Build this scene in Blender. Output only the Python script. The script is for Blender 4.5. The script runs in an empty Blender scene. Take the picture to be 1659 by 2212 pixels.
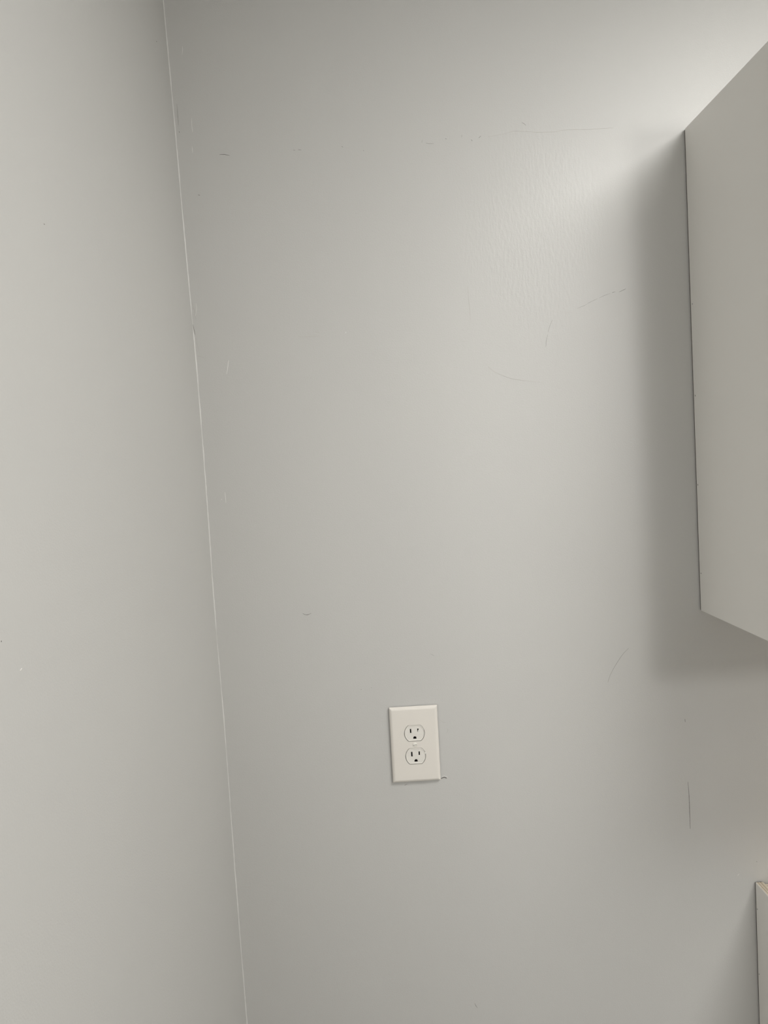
import bpy, bmesh, math, random
from mathutils import Vector, Matrix

# ------------------------------------------------------------------ camera, world, lights, exposure
S = bpy.context.scene
COL = S.collection
random.seed(7)
S.view_settings.view_transform = 'Standard'
S.view_settings.look = 'None'
S.view_settings.exposure = 0.0
S.view_settings.gamma = 1.0
S.view_settings.use_curve_mapping = False
S.cycles.max_bounces = 10
S.cycles.diffuse_bounces = 8

EYE = Vector((0.0, -1.2005, 1.631))
right = Vector((0.99786, -0.01715, -0.06309))
down = Vector((-0.06414, -0.06978, -0.99550))
fwd = Vector((0.01267, 0.99742, -0.07073))
cam_d = bpy.data.cameras.new('camera')
cam_d.sensor_fit = 'HORIZONTAL'
cam_d.sensor_width = 36.0
cam_d.lens = 1597.7 / 1659.0 * 36.0
cam_d.clip_start = 0.02
cam = bpy.data.objects.new('camera', cam_d)
COL.objects.link(cam)
rot = Matrix((right, -down, -fwd)).transposed()
cam.matrix_world = Matrix.Translation(EYE) @ rot.to_4x4()
S.camera = cam

W = bpy.data.worlds.new('world')
S.world = W
W.use_nodes = True
W.node_tree.nodes['Background'].inputs[0].default_value = (0.75, 0.85, 1.0, 1)
W.node_tree.nodes['Background'].inputs[1].default_value = 0.2

CEIL = 2.55
XL, XR, YF = -0.2715, 2.70, -3.40           # left wall of the niche, right wall, wall behind the camera
XW, YE = -2.20, -0.80                       # far wall left of the niche, free end of the niche's left wall
LAMP = (0.90, -1.00)                        # flush ceiling lamp in front of the cabinets
ADD_PEND = (1.10, -2.30, 2.10)                  # unseen globe lamp, added to brighten the middle of the wall


def area(name, loc, rot, size, size_y, power, color, shape='RECTANGLE'):
    d = bpy.data.lights.new(name, 'AREA')
    d.shape = shape
    d.size = size
    if shape == 'RECTANGLE':
        d.size_y = size_y
    d.energy = power
    d.color = color
    o = bpy.data.objects.new(name, d)
    o.location = loc
    o.rotation_euler = rot
    COL.objects.link(o)
    return o


PW_A, ADD_PEND_L, PW_W = 20.3, 40.0, 27.0
WARM = (1.0, 0.985, 0.955)
COOL = (1.0, 0.975, 0.935)
area('ceiling_lamp_light', (LAMP[0], LAMP[1], CEIL - 0.115), (0, 0, 0), 0.58, 0, PW_A, WARM, 'DISK')
WX0, WX1, WZ0, WZ1 = -1.90, -0.30, 0.02, 2.10   # unseen glass door, added behind the camera for fill light
area('added_door_fill', ((WX0 + WX1) / 2, YF - 0.25, (WZ0 + WZ1) / 2), (math.radians(90), 0, 0), WX1 - WX0 + .2, WZ1 - WZ0, PW_W, COOL)  # fill light added outside the door opening


# ------------------------------------------------------------------ materials
def mat(name, color, rough=0.5, spec=0.5, bump=0.0, bump_scale=300.0, vary=0.0, vary_scale=3.0, bdist=0.001, metallic=0.0, emit=None):
    m = bpy.data.materials.new(name)
    m.use_nodes = True
    nt = m.node_tree
    b = nt.nodes['Principled BSDF']
    b.inputs['Base Color'].default_value = (*color, 1)
    b.inputs['Roughness'].default_value = rough
    b.inputs['Specular IOR Level'].default_value = spec
    b.inputs['Metallic'].default_value = metallic
    tc = nt.nodes.new('ShaderNodeTexCoord')
    if vary:
        n = nt.nodes.new('ShaderNodeTexNoise')
        n.inputs['Scale'].default_value = vary_scale
        n.inputs['Detail'].default_value = 4
        nt.links.new(tc.outputs['Object'], n.inputs['Vector'])
        mx = nt.nodes.new('ShaderNodeMix')
        mx.data_type = 'RGBA'
        mx.inputs[6].default_value = (*[c * (1 - vary) for c in color], 1)
        mx.inputs[7].default_value = (*[min(1, c * (1 + vary)) for c in color], 1)
        nt.links.new(n.outputs['Fac'], mx.inputs[0])
        nt.links.new(mx.outputs[2], b.inputs['Base Color'])
    if bump:
        n2 = nt.nodes.new('ShaderNodeTexNoise')
        n2.inputs['Scale'].default_value = bump_scale
        n2.inputs['Detail'].default_value = 3
        nt.links.new(tc.outputs['Object'], n2.inputs['Vector'])
        bp = nt.nodes.new('ShaderNodeBump')
        bp.inputs['Strength'].default_value = bump
        bp.inputs['Distance'].default_value = bdist
        nt.links.new(n2.outputs['Fac'], bp.inputs['Height'])
        nt.links.new(bp.outputs['Normal'], b.inputs['Normal'])
    if emit:
        b.inputs['Emission Color'].default_value = (*emit[0], 1)
        b.inputs['Emission Strength'].default_value = emit[1]
    return m


WALL = (0.602, 0.598, 0.581)


def wall_material(name, brush):
    """semi-gloss wall paint: roller stipple, slow waviness of the board and a brushed touch-up patch"""
    m = bpy.data.materials.new(name)
    m.use_nodes = True
    nt = m.node_tree
    L = nt.links
    b = nt.nodes['Principled BSDF']
    b.inputs['Specular IOR Level'].default_value = 0.5
    tc = nt.nodes.new('ShaderNodeTexCoord')

    def noise(scale, detail=2, vec=None):
        n = nt.nodes.new('ShaderNodeTexNoise')
        n.inputs['Scale'].default_value = scale
        n.inputs['Detail'].default_value = detail
        L.new(vec or tc.outputs['Object'], n.inputs['Vector'])
        return n.outputs['Fac']

    def math_(op, a, c=None, clamp=False):
        n = nt.nodes.new('ShaderNodeMath')
        n.operation = op
        n.use_clamp = clamp
        for i, v in enumerate((a, c)):
            if v is None:
                continue
            if isinstance(v, (int, float)):
                n.inputs[i].default_value = v
            else:
                L.new(v, n.inputs[i])
        return n.outputs[0]
    # colour: barely uneven coats of paint
    mx = nt.nodes.new('ShaderNodeMix')
    mx.data_type = 'RGBA'
    mx.inputs[6].default_value = (WALL[0] * .985, WALL[1] * .985, WALL[2] * .99, 1)
    mx.inputs[7].default_value = (WALL[0] * 1.015, WALL[1] * 1.015, WALL[2] * 1.01, 1)
    L.new(noise(5.0, 3), mx.inputs[0])
    L.new(mx.outputs[2], b.inputs['Base Color'])
    h = math_('MULTIPLY', noise(520.0, 3), 0.00028)                # roller stipple
    h = math_('ADD', h, math_('MULTIPLY', noise(60.0, 2), 0.00012))
    b.inputs['Roughness'].default_value = 0.46
    if brush:
        # touch-up patch brushed up and down, a little glossier than the rolled paint round it
        sep = nt.nodes.new('ShaderNodeSeparateXYZ')
        L.new(tc.outputs['Object'], sep.inputs[0])
        dx = math_('DIVIDE', math_('SUBTRACT', sep.outputs[0], 0.285), 0.125)
        dz = math_('DIVIDE', math_('SUBTRACT', sep.outputs[2], 1.985), 0.17)
        r = math_('SQRT', math_('ADD', math_('MULTIPLY', dx, dx), math_('MULTIPLY', dz, dz)))
        r = math_('ADD', r, math_('MULTIPLY', math_('SUBTRACT', noise(9.0, 2), 0.5), 0.9))
        mask = math_('MULTIPLY', math_('SUBTRACT', 1.15, r), 1.9, True)
        mp = nt.nodes.new('ShaderNodeMapping')
        mp.inputs['Scale'].default_value = (1.0, 1.0, 0.30)
        mp.inputs['Rotation'].default_value = (0, math.radians(8), 0)
        L.new(tc.outputs['Object'], mp.inputs['Vector'])
        st = noise(230.0, 2, mp.outputs[0])
        h = math_('ADD', h, math_('MULTIPLY', math_('MULTIPLY', st, mask), 0.00065))
        L.new(math_('SUBTRACT', 0.46, math_('MULTIPLY', mask, 0.04)), b.inputs['Roughness'])
    bp = nt.nodes.new('ShaderNodeBump')
    bp.inputs['Strength'].default_value = 0.55
    bp.inputs['Distance'].default_value = 1.0
    L.new(h, bp.inputs['Height'])
    L.new(bp.outputs['Normal'], b.inputs['Normal'])
    return m


M_BACK = wall_material('wall_paint_back', True)
M_LEFT = wall_material('wall_paint_left', False)
M_CEIL = mat('ceiling_paint', (0.60, 0.60, 0.58), 0.8, bump=0.2, bump_scale=250)
M_FLOOR = mat('floor_vinyl', (0.20, 0.185, 0.165), 0.5, vary=0.15, vary_scale=6)
M_TRIM = mat('white_trim', (0.78, 0.77, 0.74), 0.4, bump=0.05)
M_CAULK = mat('caulk', (0.72, 0.715, 0.695), 0.42, bump=0.3, bump_scale=250, bdist=0.0005)
M_LAM = mat('grey_laminate', (0.88, 0.865, 0.83), 0.5, 0.4, bump=0.10, bump_scale=900, bdist=0.0003)
M_PLY = mat('plywood', (0.62, 0.52, 0.40), 0.65, 0.3, bump=0.2, bump_scale=400, vary=0.12, vary_scale=40)
M_PLYL = mat('plywood_pale_veneer', (0.78, 0.70, 0.58), 0.6, 0.3, bump=0.15, bump_scale=400, vary=0.06, vary_scale=60)
M_PLYD = mat('plywood_dark_veneer', (0.22, 0.16, 0.11), 0.7, 0.3, vary=0.2, vary_scale=80)
M_GAP_SHADE = mat('gap_shade_dark', (0.13, 0.117, 0.10), 0.9, 0.1, vary=0.35, vary_scale=120)  # dark colour for the shade in the gap behind the cabinets
M_DARK = mat('black_hole', (0.006, 0.005, 0.005), 0.9, 0.05)  # black stands for shade in slots and gaps; also colours the cord
M_NAIL = mat('dark_staple', (0.06, 0.055, 0.05), 0.5, 0.4)
M_PLATE = mat('ivory_plate', (0.83, 0.795, 0.74), 0.38, 0.5, bump=0.06, bump_scale=900, bdist=0.0003)
M_FACE = mat('ivory_receptacle', (0.84, 0.815, 0.765), 0.33, 0.5, vary=0.05, vary_scale=220, bump=0.05, bump_scale=700, bdist=0.0003)
M_SCREW = mat('painted_screw', (0.86, 0.84, 0.78), 0.3, 0.5)
M_FLECK = mat('paint_fleck_white', (0.82, 0.81, 0.78), 0.4, 0.5)
M_METAL = mat('brushed_nickel', (0.55, 0.54, 0.52), 0.35, metallic=1.0, bump=0.1)
M_LAMP = mat('lamp_glass', (0.9, 0.9, 0.88), 0.4, emit=(WARM, 0.5))
M_ADD_GLOBE = mat('added_globe_glass', (0.9, 0.9, 0.88), 0.4, emit=(WARM, ADD_PEND_L))
MARK = [mat('mark_dark', (0.075, 0.068, 0.062), 0.7, 0.2, vary=0.3, vary_scale=300),
        mat('mark_mid', (0.26, 0.25, 0.235), 0.7, 0.2, vary=0.35, vary_scale=300),
        mat('mark_faint', (0.54, 0.525, 0.50), 0.6, 0.3, vary=0.1, vary_scale=300),
        mat('mark_pale', (0.84, 0.83, 0.80), 0.4, 0.5, vary=0.05, vary_scale=300)]


# ------------------------------------------------------------------ mesh helpers
def obj(name, bm, m, parent=None, smooth=False):
    bmesh.ops.recalc_face_normals(bm, faces=bm.faces[:])
    me = bpy.data.meshes.new(name)
    bm.to_mesh(me)
    bm.free()
    for mm in (m if isinstance(m, (list, tuple)) else [m]):
        me.materials.append(mm)
    if smooth:
        for p in me.polygons:
            p.use_smooth = True
    o = bpy.data.objects.new(name, me)
    COL.objects.link(o)
    if parent is not None:
        o.parent = parent
    return o


def thing(name, label, cat, loc=(0, 0, 0), group=None):
    o = bpy.data.objects.new(name, None)
    o.empty_display_size = 0.05
    o.location = loc
    COL.objects.link(o)
    o['label'] = label
    o['category'] = cat
    if group:
        o['group'] = group
    return o


def struct(o):
    o['kind'] = 'structure'
    return o


def add_box(bm, x0, x1, y0, y1, z0, z1, mi=0):
    v = [bm.verts.new((x, y, z)) for x in (x0, x1) for y in (y0, y1) for z in (z0, z1)]
    for q in ((0, 1, 3, 2), (4, 6, 7, 5), (0, 4, 5, 1), (2, 3, 7, 6), (0, 2, 6, 4), (1, 5, 7, 3)):
        f = bm.faces.new([v[i] for i in q])
        f.material_index = mi
    return v


def box(*a, bevel=0.0):
    bm = bmesh.new()
    add_box(bm, *a)
    if bevel:
        bmesh.ops.bevel(bm, geom=bm.edges[:], offset=bevel, segments=2, affect='EDGES', profile=0.7)
    return bm


def add_cyl(bm, c, r, h, axis='z', n=24, r2=None, mi=0):
    rings = []
    for k, rr in ((0, r), (1, r if r2 is None else r2)):
        ring = []
        for i in range(n):
            a = 2 * math.pi * i / n
            p, q, t = rr * math.cos(a), rr * math.sin(a), k * h
            co = {'z': (p, q, t), 'y': (p, t, q), 'x': (t, p, q)}[axis]
            ring.append(bm.verts.new((c[0] + co[0], c[1] + co[1], c[2] + co[2])))
        rings.append(ring)
    for i in range(n):
        bm.faces.new((rings[0][i], rings[0][(i + 1) % n], rings[1][(i + 1) % n], rings[1][i])).material_index = mi
    bm.faces.new(rings[0][::-1]).material_index = mi
    bm.faces.new(rings[1]).material_index = mi


# ------------------------------------------------------------------ the room
T = 0.10
# the corner wanders a few millimetres over its height, as the joint compound was feathered by hand
CORNER = [(0.0, -0.2740), (0.60, -0.2737), (0.69, -0.2733), (0.81, -0.2733), (0.90, -0.2732), (1.04, -0.2724), (1.15, -0.2711),
          (1.28, -0.2712), (1.41, -0.2722), (1.55, -0.2702), (1.68, -0.2694), (1.79, -0.2693), (1.87, -0.2701),
          (1.966, -0.2718), (2.151, -0.2730), (2.359, -0.2755), (2.55, -0.2765)]


def corner_x(z):
    for (z0, x0), (z1, x1) in zip(CORNER, CORNER[1:]):
        if z <= z1:
            t = (z - z0) / (z1 - z0)
            return x0 + (x1 - x0) * t
    return CORNER[-1][1]


wall_back = struct(obj('wall_back', box(XW - T, XR + T, 0, T, 0, CEIL), M_BACK))
bm = bmesh.new()
rows = []
NZ = 60
for i in range(NZ + 1):
    z = CEIL * i / NZ
    xs = sum(corner_x(min(CEIL, max(0, z + d))) for d in (-.06, -.03, 0, .03, .06)) / 5
    rows.append([bm.verts.new(p) for p in ((xs, 0, z), (XL, YE + .01, z), (XL - .01, YE, z), (XL - T, YE, z), (XL - T, 0, z))])
for a, b in zip(rows, rows[1:]):
    for j in range(5):
        bm.faces.new((a[j], a[(j + 1) % 5], b[(j + 1) % 5], b[j]))
bm.faces.new(rows[0][::-1])
bm.faces.new(rows[-1])
wall_left = struct(obj('wall_left', bm, M_LEFT))
struct(obj('wall_far_left', box(XW - T, XW, YF, 0, 0, CEIL), M_LEFT))
struct(obj('wall_right', box(XR, XR + T, YF, 0, 0, CEIL), M_LEFT))
bm = bmesh.new()
add_box(bm, XW - T, WX0, YF - T, YF, 0, CEIL)
add_box(bm, WX1, XR + T, YF - T, YF, 0, CEIL)
add_box(bm, WX0, WX1, YF - T, YF, WZ1, CEIL)
struct(obj('wall_front', bm, M_LEFT))
struct(obj('floor', box(XW - T, XR + T, YF - T, T, -0.08, 0), M_FLOOR))
struct(obj('ceiling', box(XW - T, XR + T, YF - T, T, CEIL, CEIL + 0.08), M_CEIL))

# added glass door behind the camera, opening for the fill light: frame, meeting stile, panes, handle
bm = bmesh.new()
WM = (WX0 + WX1) / 2
for a in ((WX0, WX0 + .05, 0, WZ1), (WX1 - .05, WX1, 0, WZ1), (WX0 + .05, WX1 - .05, 0, .06),
          (WX0 + .05, WX1 - .05, WZ1 - .05, WZ1), (WM - .03, WM + .03, .06, WZ1 - .05)):
    add_box(bm, a[0], a[1], YF - .085, YF - .03, a[2], a[3])
win = struct(obj('added_door_1', bm, M_TRIM))
mg = bpy.data.materials.new('added_door_glass')
mg.use_nodes = True
nt = mg.node_tree
nt.nodes.clear()
out = nt.nodes.new('ShaderNodeOutputMaterial')
tr = nt.nodes.new('ShaderNodeBsdfTransparent')
gl = nt.nodes.new('ShaderNodeBsdfGlossy')
gl.inputs['Roughness'].default_value = 0.02
mxs = nt.nodes.new('ShaderNodeMixShader')
mxs.inputs[0].default_value = 0.06
nt.links.new(tr.outputs[0], mxs.inputs[1])
nt.links.new(gl.outputs[0], mxs.inputs[2])
nt.links.new(mxs.outputs[0], out.inputs[0])
obj('pane', box(WX0 + .04, WM - .02, YF - .060, YF - .055, .05, WZ1 - .04), mg, win)
obj('pane', box(WM + .02, WX1 - .04, YF - .060, YF - .055, .05, WZ1 - .04), mg, win)
obj('door_handle', box(WM + .012, WM + .028, YF - .03, YF - .005, .95, 1.15, bevel=.003), M_METAL, win)

# ------------------------------------------------------------------ caulk bead down the corner
bm = bmesh.new()
prev = None
N = 420
wob = 0.0
for i in range(N + 1):
    z = 0.1 + (CEIL - 0.1) * i / N
    zz = [corner_x(min(CEIL, max(0, z + d))) for d in (-.06, -.03, 0, .03, .06)]
    x = sum(zz) / 5
    wob = wob * .7 + random.uniform(-1, 1) * .00022
    r = 0.0013 + wob * 1.2 + random.uniform(-1, 1) * .0001
    if 1.855 < z < 1.885:          # a short stretch where the caulk has come away
        r *= 0.35
    ring = [bm.verts.new((x + dx, dy, z)) for dx, dy in
            ((-0.0006, 0.0006), (-0.0006, -r), (r * .18, -r * .82), (r * .55 + wob, -r * .48), (r * .9, -r * .15), (r + wob, 0.0006))]
    if prev:
        for j in range(5):
            bm.faces.new((prev[j], prev[j + 1], ring[j + 1], ring[j]))
    prev = ring
cb = obj('caulk_bead', bm, M_CAULK, wall_left, smooth=True)
cb['label'] = 'thin pale caulk line down the corner'

# ------------------------------------------------------------------ marks on the walls (x or y, z on the wall; width in mm; tone)
BACK = [
 ('nick', 0.68, 0, [(-0.2069, 2.1232), (-0.1989, 2.1233), (-0.1911, 2.1206)]),
 ('nick', 0.38, 0, [(-0.0914, 2.1238), (-0.0878, 2.1229)]),
 ('nick', 0.38, 0, [(-0.0834, 2.1237), (-0.0783, 2.1230)]),
 ('speck', 0.60, 1, [(0.0189, 2.1172), (0.0196, 2.1161)]),
 ('speck', 0.60, 1, [(-0.0148, 2.1251), (-0.0128, 2.1236)]),
 ('nick', 0.45, 1, [(0.1126, 2.1278), (0.1113, 2.1233)]),
 ('hairline_crack', 0.45, 1, [(0.1178, 2.1226), (0.1243, 2.1212), (0.1301, 2.1212)]),
 ('speck', 0.68, 0, [(0.1492, 2.1277), (0.1502, 2.1268)]),
 ('nick', 0.45, 1, [(0.1750, 2.1321), (0.1744, 2.1279)]),
 ('nick', 0.52, 0, [(0.1896, 2.1242), (0.1909, 2.1213)]),
 ('nick', 0.60, 0, [(0.2013, 2.1254), (0.2029, 2.1270), (0.2051, 2.1283)]),
 ('nick', 0.52, 1, [(0.2704, 2.1452), (0.2733, 2.1443), (0.2768, 2.1406)]),
 ('hairline_crack', 0.52, 2, [(0.2146, 2.1264), (0.2389, 2.1293), (0.2574, 2.1332), (0.2720, 2.1317), (0.2938, 2.1294), (0.3231, 2.1281)]),
 ('hairline_crack', 0.60, 2, [(0.3231, 2.1284), (0.3342, 2.1303), (0.3526, 2.1300), (0.3745, 2.1291), (0.3929, 2.1291), (0.4150, 2.1293)]),
 ('scratch', 0.52, 1, [(0.2918, 1.7950), (0.2929, 1.8031), (0.2957, 1.8147)]),
 ('scratch', 0.52, 1, [(0.2966, 1.8183), (0.2992, 1.8262), (0.3042, 1.8369)]),
 ('scratch', 0.38, 2, [(0.3173, 1.8449), (0.3263, 1.8465), (0.3362, 1.8496)]),
 ('scratch', 0.45, 1, [(0.3453, 1.8527), (0.3536, 1.8552), (0.3612, 1.8584)]),
 ('scratch', 0.45, 1, [(0.3612, 1.8591), (0.3703, 1.8629), (0.3787, 1.8661)]),
 ('scratch', 0.45, 1, [(0.3810, 1.8667), (0.3901, 1.8705), (0.3991, 1.8729)]),
 ('scratch', 0.60, 0, [(0.4022, 1.8738), (0.4074, 1.8753)]),
 ('scratch', 0.60, 0, [(0.4134, 1.8742), (0.4194, 1.8768), (0.4247, 1.8787)]),
 ('scratch', 0.60, 2, [(0.1712, 1.8981), (0.1718, 1.8820), (0.1725, 1.8674), (0.1730, 1.8440)]),
 ('scratch', 0.60, 2, [(0.1977, 1.7691), (0.2048, 1.7613), (0.2157, 1.7554), (0.2340, 1.7476), (0.2637, 1.7414), (0.2861, 1.7385)]),
 ('nick', 0.68, 0, [(-0.1283, 1.3881), (-0.1254, 1.3860), (-0.1216, 1.3848), (-0.1178, 1.3859), (-0.1146, 1.3876)]),
 ('scratch', 0.45, 1, [(0.3688, 1.2385), (0.3732, 1.2508), (0.3798, 1.2621), (0.3873, 1.2734), (0.3922, 1.2801), (0.3971, 1.2860), (0.4059, 1.2940)]),
 ('nick', 0.68, 0, [(0.4954, 1.1674), (0.4959, 1.1622)]),
 ('scratch', 0.83, 0, [(0.4968, 1.0588), (0.4975, 1.0459), (0.4980, 1.0257), (0.4981, 1.0055), (0.4980, 0.9918), (0.4979, 0.9772)]),
 ('nick', 0.68, 0, [(0.1170, 0.6950), (0.1187, 0.6907), (0.1209, 0.6868)]),
 ('scratch', 0.52, 2, [(-0.1040, 1.8348), (-0.0907, 1.8336), (-0.0863, 1.8337), (-0.0700, 1.8338)]),
 ('nick', 0.45, 2, [(-0.0762, 1.8408), (-0.0696, 1.8393), (-0.0693, 1.8381)]),
 ('nick', 0.52, 2, [(-0.0889, 1.8386), (-0.0860, 1.8382)]),
 ('nick', 0.45, 2, [(-0.0482, 1.8486), (-0.0438, 1.8490)]),
 ('scratch', 0.90, 3, [(-0.2172, 1.8047), (-0.2195, 1.7946), (-0.2219, 1.7830)]),
 ('scratch', 0.83, 3, [(-0.2396, 1.5946), (-0.2395, 1.5864), (-0.2394, 1.5773)]),
 ('scratch', 0.75, 3, [(-0.2457, 2.1809), (-0.2465, 2.1718), (-0.2460, 2.1599)]),
 ('scratch', 0.68, 3, [(-0.2513, 2.2890), (-0.2510, 2.2834), (-0.2530, 2.2766)]),
 ('scratch', 0.75, 3, [(-0.2485, 2.1382), (-0.2485, 2.1284)]),
 ('speck', 0.90, 3, [(-0.2460, 1.5838), (-0.2457, 1.5826)]),
 ('speck', 1.05, 3, [(-0.0278, 1.8378), (-0.0276, 1.8360)]),
 ('speck', 0.75, 0, [(-0.2668, 2.1614), (-0.2662, 2.1603)]),
 ('speck', 0.90, 1, [(-0.2451, 2.0638), (-0.2422, 2.0629)]),
 ('scratch', 0.45, 1, [(-0.2670, 2.2030), (-0.2667, 2.1890), (-0.2671, 2.1716)]),
 ('hairline_crack', 0.68, 2, [(-0.2686, 1.8996), (-0.2664, 1.8907), (-0.2649, 1.8819), (-0.2643, 1.8717)]),
 ('hairline_crack', 0.68, 3, [(-0.2622, 1.8970), (-0.2613, 1.8897), (-0.2646, 1.8768)]),
 ('hairline_crack', 0.52, 2, [(-0.2681, 1.8151), (-0.2595, 1.8124), (-0.2516, 1.8090)]),
 ('scuff_mark', 0.68, 2, [(-0.0426, 1.2565), (-0.0411, 1.2549)]),
 ('speck', 0.75, 0, [(-0.0411, 1.2553), (-0.0408, 1.2545)]),
 ('speck', 0.75, 1, [(-0.0241, 1.2572), (-0.0234, 1.2560)]),
 ('scuff_mark', 0.70, 1, [(0.0207, 1.0862), (0.0231, 1.0880), (0.0255, 1.0882)]),
 ('paint_curl', 0.90, 0, [(0.0809, 1.0943), (0.0848, 1.0948), (0.0880, 1.0966), (0.0918, 1.0939)]),
 ('paint_curl', 0.90, 3, [(0.0842, 1.0964), (0.0889, 1.0981), (0.0934, 1.0946)]),
 ('scuff_mark', 0.60, 2, [(0.0844, 1.1951), (0.0889, 1.1917), (0.0918, 1.1891), (0.0957, 1.1896)]),
 ('scuff_mark', 0.60, 2, [(0.0967, 1.1801), (0.0988, 1.1760), (0.0962, 1.1706)]),
 ('scuff_mark', 0.52, 2, [(-0.0200, 1.2008), (-0.0101, 1.1993), (-0.0017, 1.1980)]),
 ('scuff_mark', 0.68, 2, [(-0.1204, 1.1510), (-0.1182, 1.1500)]),
 ('nick', 0.52, 1, [(0.0771, 1.3069), (0.0830, 1.3026)]),
 ('hairline_crack', 0.75, 1, [(-0.2696, 1.8642), (-0.2684, 1.8567), (-0.2672, 1.8478)]),
 ('hairline_crack', 0.60, 2, [(-0.2664, 1.8460), (-0.2650, 1.8350), (-0.2640, 1.8200)]),
 ('speck', 0.60, 0, [(0.6089, 0.9114), (0.6101, 0.9105)]),
 ('scratch', 0.90, 3, [(0.5758, 0.8893), (0.5790, 0.8915)]),
]
LEFT = [
 ('speck', 0.83, 0, [(-0.0699, 2.2597), (-0.0674, 2.2604)]),
 ('speck', 0.90, 1, [(-0.5366, 1.8535), (-0.5347, 1.8537)]),
 ('speck', 0.75, 1, [(-0.6767, 1.5197), (-0.6766, 1.5187)]),
 ('scuff_mark', 1.20, 3, [(-0.6545, 1.4914), (-0.6507, 1.4921)]),
]


def ribbon(pts, w, place, lift, taper=True):
    """a thin raised stroke on a wall, tapering to its ends"""
    P = [Vector((a, b)) for a, b in pts]
    fine = []
    for a, b in zip(P, P[1:]):
        n = max(2, int((b - a).length / 0.0025))
        for k in range(n):
            fine.append(a.lerp(b, k / n))
    fine.append(P[-1])
    if len(fine) > 4:
        sm = fine[:]
        for k in range(1, len(fine) - 1):
            sm[k] = (fine[k - 1] + fine[k] * 2 + fine[k + 1]) / 4
        fine = sm
    bm = bmesh.new()
    prev = None
    n = len(fine) - 1
    for k, p in enumerate(fine):
        d = (fine[min(n, k + 1)] - fine[max(0, k - 1)])
        d = d.normalized() if d.length else Vector((1, 0))
        nr = Vector((-d.y, d.x))
        t = k / n
        ww = w * 0.001 * 0.5 * ((0.35 + 0.65 * math.sin(math.pi * min(1, max(0, .08 + .84 * t)))) if taper else 1) * random.uniform(.8, 1.15)
        j = nr * random.uniform(-1, 1) * 0.00010
        ring = [bm.verts.new(place(p + nr * ww + j, -0.0003)), bm.verts.new(place(p + nr * ww * .5 + j, lift)),
                bm.verts.new(place(p - nr * ww * .5 + j, lift)), bm.verts.new(place(p - nr * ww + j, -0.0003))]
        if prev:
            for q in range(3):
                bm.faces.new((prev[q], prev[q + 1], ring[q + 1], ring[q]))
        else:
            bm.faces.new(ring)
        prev = ring
    bm.faces.new(prev[::-1])
    return bm


def on_back(p, d):
    return (p.x, -d, p.y)


def on_left(p, d):
    t = min(1.0, max(0.0, p.x / (YE + .01)))
    return (corner_x(p.y) * (1 - t) + XL * t + d, p.x, p.y)


for name, w, tone, pts in BACK:
    o = obj(name, ribbon(pts, w * (0.8 if name == 'paint_curl' else 1.15), on_back, 0.0009 if name == 'paint_curl' else 0.00025, taper=name != 'speck'), MARK[tone], wall_back)
for name, w, tone, pts in LEFT:
    obj(name, ribbon(pts, w * 1.35, on_left, 0.00025, taper=name != 'speck'), MARK[tone], wall_left)

# ------------------------------------------------------------------ upper cabinet
UX0, UX1, UZ0, UZ1, UD = 0.5270, 1.2890, 1.3498, 2.1202, 0.305
GAP = 0.0030
up = thing('wall_cabinet', 'pale grey upper cabinet hung high at the right, its flat side panel facing the outlet', 'cabinet', (UX0, 0, UZ0))


def cab(name, bm, m, parent, off):
    bmesh.ops.translate(bm, verts=bm.verts[:], vec=-Vector(off))
    return obj(name, bm, m, parent)


off = (UX0, 0, UZ0)
side = cab('side_panel', box(UX0, UX0 + .0127, -UD + .019, -GAP, UZ0, UZ1, bevel=.0006), M_LAM, up, off)
e = cab('gap_shade', box(UX0 + .0002, UX0 + .0125, -GAP, -.0010, UZ0 + .001, UZ1 - .001), M_GAP_SHADE, side, off)  # dark strip put in as the shade between panel and wall
e['label'] = 'dark strip standing in for the shade of the wall gap'
cab('side_panel', box(UX1 - .0127, UX1, -UD + .019, -GAP, UZ0, UZ1, bevel=.0006), M_LAM, up, off)
cab('top_panel', box(UX0 + .0127, UX1 - .0127, -UD + .019, -GAP - .006, UZ1 - .0137, UZ1 - .001), M_LAM, up, off)
cab('bottom_panel', box(UX0 + .0127, UX1 - .0127, -UD + .019, -GAP - .006, UZ0 + .018, UZ0 + .031), M_LAM, up, off)
cab('back_panel', box(UX0 + .0127, UX1 - .0127, -GAP - .006, -GAP, UZ0 + .004, UZ1 - .001), M_LAM, up, off)
cab('shelf', box(UX0 + .014, UX1 - .014, -UD + .03, -GAP - .008, UZ0 + .38, UZ0 + .393), M_LAM, up, off)
bm = bmesh.new()
for a in ((UX0, UX0 + .038, UZ0, UZ1), (UX1 - .038, UX1, UZ0, UZ1), (UX0 + .038, UX1 - .038, UZ0, UZ0 + .038), (UX0 + .038, UX1 - .038, UZ1 - .038, UZ1)):
    add_box(bm, a[0], a[1], -UD, -UD + .019, a[2], a[3])
cab('face_frame', bm, M_LAM, up, off)


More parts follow.
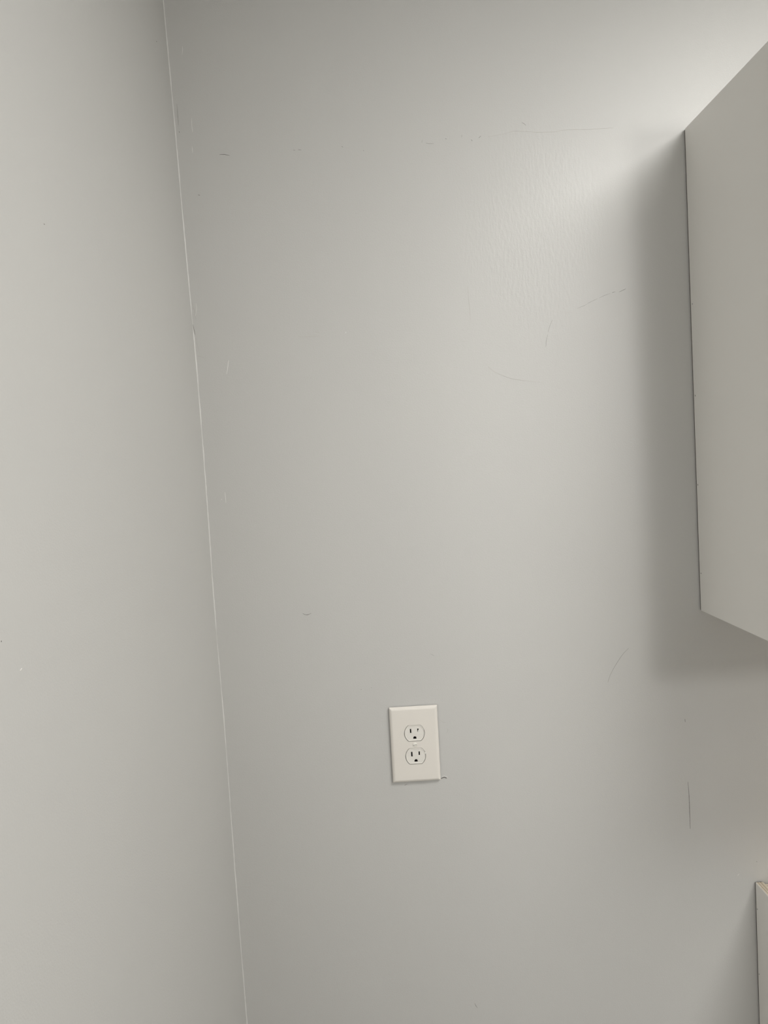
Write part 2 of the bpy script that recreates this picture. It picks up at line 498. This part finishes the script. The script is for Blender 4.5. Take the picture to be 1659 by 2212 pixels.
def shaker_door(x0, x1, z0, z1, y, parent, off, handle_x, hz):
    bm = bmesh.new()
    r = .057
    add_box(bm, x0, x0 + r, y - .019, y, z0, z1)
    add_box(bm, x1 - r, x1, y - .019, y, z0, z1)
    add_box(bm, x0 + r, x1 - r, y - .019, y, z0, z0 + r)
    add_box(bm, x0 + r, x1 - r, y - .019, y, z1 - r, z1)
    add_box(bm, x0 + r, x1 - r, y - .012, y - .004, z0 + r, z1 - r)
    d = cab('door', bm, M_LAM, parent, off)
    bm = bmesh.new()
    add_cyl(bm, (handle_x, y - .047, hz), .005, .128, 'z', 16)
    add_cyl(bm, (handle_x, y - .047, hz + .016), .004, .028, 'y', 12)
    add_cyl(bm, (handle_x, y - .047, hz + .112), .004, .028, 'y', 12)
    cab('handle', bm, M_METAL, d, off)


um = (UX0 + UX1) / 2
shaker_door(UX0 + .012, um - .0015, UZ0 + .012, UZ1 - .012, -UD - .001, up, off, um - .030, UZ0 + .05)
shaker_door(um + .0015, UX1 - .012, UZ0 + .012, UZ1 - .012, -UD - .001, up, off, um + .030, UZ0 + .05)
for y, z in ((-.0090, 1.847), (-.0084, 1.7016), (-.0076, 1.5578), (-.0086, 1.4126)):
    bm = bmesh.new()
    add_box(bm, UX0 - .0002, UX0 + .002, y - .0005, y + .0005, z - .0011, z + .0011)
    cab('staple', bm, M_NAIL, side, off)

# ------------------------------------------------------------------ base cabinet without its worktop
BX0, BX1, BZ1, BD = 0.6050, 1.3670, 0.8765, 0.597
lo = thing('base_cabinet', 'low open-topped cabinet in the bottom right corner, raw plywood edges and no worktop', 'cabinet', (BX0, 0, 0))
off = (BX0, 0, 0)


def ply_side(x0, outer):
    """side panel: laminate outside, plywood plies showing on the top edge"""
    bm = bmesh.new()
    s = 1 if outer > 0 else -1
    plies = ((0.0, 0.0010, 0), (0.0010, 0.0034, 1), (0.0034, 0.0042, 2), (0.0042, 0.0068, 1), (0.0068, 0.0096, 3), (0.0096, 0.0127, 1))
    for a, b, mi in plies:
        xa, xb = (x0 + a, x0 + b) if s > 0 else (x0 - b, x0 - a)
        dz = (-0.0003, 0.0, -0.0006, 0.0, -0.0003, 0)[plies.index((a, b, mi))]
        add_box(bm, xa, xb, -BD + .019, -GAP, 0.0, BZ1 + dz, mi)
    return bm


lside = cab('side_panel', ply_side(BX0, 1), [M_LAM, M_PLYL, M_PLYD, M_PLY], lo, off)
e = cab('gap_shade', box(BX0 + .0002, BX0 + .0125, -GAP, -.0010, .001, BZ1 - .001), M_GAP_SHADE, lside, off)  # same dark strip, shade of the gap behind the base cabinet
e['label'] = 'dark strip standing in for the shade of the wall gap'
cab('side_panel', ply_side(BX1, -1), [M_LAM, M_PLYL, M_PLYD, M_PLY], lo, off)
cab('back_panel', box(BX0 + .0127, BX1 - .0127, -GAP - .0052, -GAP, 0.10, BZ1 - .004), M_PLYL, lo, off)
bm = bmesh.new()
for a, b, mi in ((.0068, .0092, 0), (.0092, .0108, 1), (.0108, .0150, 0), (.0150, .0170, 2), (.0170, .0198, 0)):
    add_box(bm, BX0 + .0127, BX1 - .0127, -GAP - b, -GAP - a, BZ1 - .095, BZ1 - .001 - (.0006 if mi else 0), mi)
cab('hanging_rail', bm, [M_PLYL, M_PLYD, M_PLY], lo, off)
cab('bottom_panel', box(BX0 + .0127, BX1 - .0127, -BD + .019, -GAP - .0052, 0.105, 0.118), M_PLYL, lo, off)
cab('toe_kick', box(BX0 + .0127, BX1 - .0127, -BD + .080, -BD + .092, 0.0, 0.105), M_LAM, lo, off)
bm = bmesh.new()
for a in ((BX0, BX0 + .038, .105, BZ1), (BX1 - .038, BX1, .105, BZ1), (BX0 + .038, BX1 - .038, .105, .143), (BX0 + .038, BX1 - .038, BZ1 - .038, BZ1)):
    add_box(bm, a[0], a[1], -BD, -BD + .019, a[2], a[3])
cab('face_frame', bm, M_LAM, lo, off)
bmid = (BX0 + BX1) / 2
shaker_door(BX0 + .012, bmid - .0015, .117, BZ1 - .012, -BD - .001, lo, off, bmid - .030, BZ1 - .20)
shaker_door(bmid + .0015, BX1 - .012, .117, BZ1 - .012, -BD - .001, lo, off, bmid + .030, BZ1 - .20)
# triangular corner blocks let into the four top corners
for cx, sx in ((BX0 + .0130, 1), (BX1 - .0130, -1)):
    for cy, sy in ((-GAP - .0202, -1), (-BD + .0194, 1)):
        bm = bmesh.new()
        lo_v = [bm.verts.new((cx + sx * a, cy + sy * b, BZ1 - .016)) for a, b in ((0, 0), (.09, 0), (.075, .02), (.02, .075), (0, .09))]
        hi_v = [bm.verts.new((v.co.x, v.co.y, BZ1 - .0035)) for v in lo_v]
        bm.faces.new(lo_v)
        bm.faces.new(hi_v)
        for k in range(5):
            bm.faces.new((lo_v[k], lo_v[(k + 1) % 5], hi_v[(k + 1) % 5], hi_v[k]))
        blk = cab('corner_block', bm, M_PLYL, lo, off)
        bm = bmesh.new()
        add_box(bm, cx + sx * .0022 - .0006, cx + sx * .0022 + .0006, cy + sy * .0045 - .0032, cy + sy * .0045 + .0032, BZ1 - .0045, BZ1 - .0028)
        cab('staple', bm, M_NAIL, blk, off)
for y, z in ((-.0062, .8310), (-.0062, .7150)):
    bm = bmesh.new()
    add_box(bm, BX0 - .0002, BX0 + .002, y - .0005, y + .0005, z - .0008, z + .0008)
    cab('staple', bm, M_NAIL, lside, off)

# ------------------------------------------------------------------ wall outlet
OX, OZ = 0.0421, 1.1578
PWD, PHT, PTH = 0.0797, 0.1275, 0.0074
outlet = thing('wall_outlet', 'ivory duplex wall outlet with two three-hole sockets on the grey wall', 'outlet', (OX, 0, OZ))
outlet.rotation_euler = (0, math.radians(0.45), 0)


def rrect(w, h, r, n=5):
    p = []
    for cx, cz, a0 in ((w / 2 - r, h / 2 - r, 0), (-w / 2 + r, h / 2 - r, 90), (-w / 2 + r, -h / 2 + r, 180), (w / 2 - r, -h / 2 + r, 270)):
        for k in range(n + 1):
            a = math.radians(a0 + 90 * k / n)
            p.append((cx + r * math.cos(a), cz + r * math.sin(a)))
    return p


def socket_outline(grow=0.0, R=0.0164, hz=0.0131, n=18):
    R, hz = R + grow, hz + grow
    a = math.asin(hz / R)
    p = []
    for k in range(n + 1):
        t = -a + 2 * a * k / n
        p.append((R * math.cos(t), R * math.sin(t)))
    for k in range(n + 1):
        t = math.pi - a + 2 * a * k / n
        p.append((R * math.cos(t), R * math.sin(t)))
    return p


def loop(bm, pts, y, dz=0.0, dx=0.0):
    return [bm.verts.new((x + dx, y, z + dz)) for x, z in pts]


def bridge(bm, a, b):
    n = len(a)
    for i in range(n):
        bm.faces.new((a[i], a[(i + 1) % n], b[(i + 1) % n], b[i]))


def fill(bm, loops):
    es = []
    for lp in loops:
        for i in range(len(lp)):
            e = bm.edges.get((lp[i], lp[(i + 1) % len(lp)])) or bm.edges.new((lp[i], lp[(i + 1) % len(lp)]))
            es.append(e)
    bmesh.ops.triangle_fill(bm, edges=es, use_beauty=True)


SP = 0.01945
bm = bmesh.new()
prof = [(0, -0.0021), (0, -0.0040), (.0004, -0.0048), (.0012, -0.0057), (.0022, -0.0065), (.0033, -0.0070), (.0042, -PTH + .0001), (.0050, -PTH)]
rings = [loop(bm, rrect(PWD - 2 * d, PHT - 2 * d, .0012), y) for d, y in prof]
for a, b in zip(rings, rings[1:]):
    bridge(bm, a, b)
l4 = rings[-1]
holes = []
for s in (1, -1):
    h0 = loop(bm, socket_outline(.00066), -PTH, s * SP)
    h1 = loop(bm, socket_outline(.00066), -PTH + .0009, s * SP)
    bridge(bm, h0, h1)
    holes.append(h0)
fill(bm, [l4] + holes)
plate = obj('cover_plate', bm, M_PLATE, outlet)
# mounting strap coloured black, as shade in the gaps round sockets and plate
obj('strap_gap_shade', box(-.0360, .0360, -.0020, -.0002, -.060, .060), M_DARK, outlet)


def rect_pts(w, h, cx, cz):
    return [(cx + a * w / 2, cz + b * h / 2) for a, b in ((1, 1), (-1, 1), (-1, -1), (1, -1))]


def ground_pts(cx, cz, w=0.0053, h=0.0044, n=10):
    r = w / 2
    p = [(cx + r * math.cos(math.pi * k / n), cz + h / 2 - r + r * math.sin(math.pi * k / n)) for k in range(n + 1)]
    return p + [(cx - r, cz - h / 2), (cx + r, cz - h / 2)]


def scale_pts(p, g):
    x0, x1 = min(a for a, b in p), max(a for a, b in p)
    z0, z1 = min(b for a, b in p), max(b for a, b in p)
    cx, cz = (x0 + x1) / 2, (z0 + z1) / 2
    return [(cx + (a - cx) * (1 + 2 * g / (x1 - x0)), cz + (b - cz) * (1 + 2 * g / (z1 - z0))) for a, b in p]


def receptacle(sz, slots, ground):
    FY = PTH + .0004
    bm = bmesh.new()
    o0 = loop(bm, socket_outline(0), -0.0021, sz)
    o1 = loop(bm, socket_outline(0), -FY + .0006, sz)
    o2 = loop(bm, socket_outline(-.0005), -FY, sz)
    o3 = loop(bm, socket_outline(-.0011), -FY + .0001, sz)
    o4 = loop(bm, socket_outline(-.0016), -FY + .0006, sz)
    for a, b in ((o0, o1), (o1, o2), (o2, o3), (o3, o4)):
        bridge(bm, a, b)
    hs = []
    for p in slots + [ground]:
        a = loop(bm, scale_pts(p, .0005), -FY + .0006, sz)
        b = loop(bm, p, -FY + .0009, sz)
        c = loop(bm, p, -FY + .0050, sz)
        bridge(bm, a, b)
        bridge(bm, b, c)
        hs.append(a)
    fill(bm, [o4] + hs)
    r = obj('receptacle_face', bm, M_FACE, outlet)
    for k, p in enumerate(slots + [ground]):
        bm = bmesh.new()
        q = scale_pts(p, -.00005)
        a = loop(bm, q, -FY + .0016, sz)
        b = loop(bm, q, -FY + .0048, sz)
        bridge(bm, a, b)
        bm.faces.new(a)
        bm.faces.new(b)
        obj('ground_hole' if k == len(slots) else 'blade_slot', bm, M_DARK, r)  # opening filled with black for the shade inside it
    return r


ru = receptacle(SP, [rect_pts(.0022, .0070, -.0062, .0040), rect_pts(.0020, .0056, .0060, .0046)], ground_pts(.0003, -.0076))
rl = receptacle(-SP, [rect_pts(.0023, .0080, -.0062, .0034), rect_pts(.0022, .0063, .0062, .0043)], ground_pts(.0003, -.0076))


def fleck(c, rx, ry, rz, parent):
    bm = bmesh.new()
    bmesh.ops.create_icosphere(bm, subdivisions=2, radius=1.0)
    for v in bm.verts:
        k = random.uniform(.85, 1.15)
        v.co = Vector((c[0] + v.co.x * rx * k, c[1] + v.co.y * ry * k, c[2] + v.co.z * rz * k))
    f = obj('paint_fleck', bm, M_FLECK, parent, smooth=True)
    f['label'] = 'dried white paint'
    return f


fleck((-.0060, -PTH + .0004, SP + .0001), .0012, .0008, .0008, ru)
fleck((.0066, -PTH + .0004, SP + .0030), .0009, .0008, .0017, ru)
fleck((.0168, -PTH, -SP + .0040), .0014, .0009, .0011, rl)
# screw between the sockets
bm = bmesh.new()
prev = None
for rr, yy in ((.0034, -PTH + .0004), (.0034, -PTH - .0002), (.0030, -PTH - .0007), (.0020, -PTH - .0010)):
    ring = [bm.verts.new((rr * math.cos(2 * math.pi * k / 28), yy, rr * math.sin(2 * math.pi * k / 28))) for k in range(28)]
    if prev:
        bridge(bm, prev, ring)
    prev = ring
bm.faces.new(prev)
scr = obj('screw', bm, M_SCREW, outlet)
bm = box(-.0031, .0031, -PTH - .00105, -PTH - .0004, -.00032, .00032)
bmesh.ops.rotate(bm, verts=bm.verts[:], cent=(0, 0, 0), matrix=Matrix.Rotation(math.radians(-12), 3, 'Y'))
obj('screw_slot', bm, MARK[1], scr)

# ------------------------------------------------------------------ lamps (ceiling lamp above the view, added globe lamp behind it)
la = thing('ceiling_lamp', 'round flush ceiling lamp in front of the cabinets', 'lamp', (LAMP[0], LAMP[1], CEIL))
bm = bmesh.new()
add_cyl(bm, (0, 0, -.03), .33, .03, 'z', 48)
obj('lamp_base', bm, M_METAL, la)
bm = bmesh.new()
add_cyl(bm, (0, 0, -.105), .28, .075, 'z', 48, r2=.31)
obj('lamp_shade', bm, M_LAMP, la)
pl = thing('added_pendant', 'white globe lamp on a thin cord behind the camera, added to brighten the wall', 'lamp', (ADD_PEND[0], ADD_PEND[1], CEIL))
bm = bmesh.new()
add_cyl(bm, (0, 0, -.025), .06, .025, 'z', 32)
obj('canopy', bm, M_METAL, pl)
bm = bmesh.new()
add_cyl(bm, (0, 0, ADD_PEND[2] + .17 - CEIL), .004, CEIL - ADD_PEND[2] - .195, 'z', 12)
obj('cord', bm, M_DARK, pl)
bm = bmesh.new()
add_cyl(bm, (0, 0, ADD_PEND[2] + .13 - CEIL), .035, .04, 'z', 24)
obj('socket_cap', bm, M_METAL, pl)
bm = bmesh.new()
bmesh.ops.create_uvsphere(bm, u_segments=24, v_segments=14, radius=.14)
bmesh.ops.translate(bm, verts=bm.verts[:], vec=(0, 0, ADD_PEND[2] - CEIL))
obj('globe', bm, M_ADD_GLOBE, pl, smooth=True)
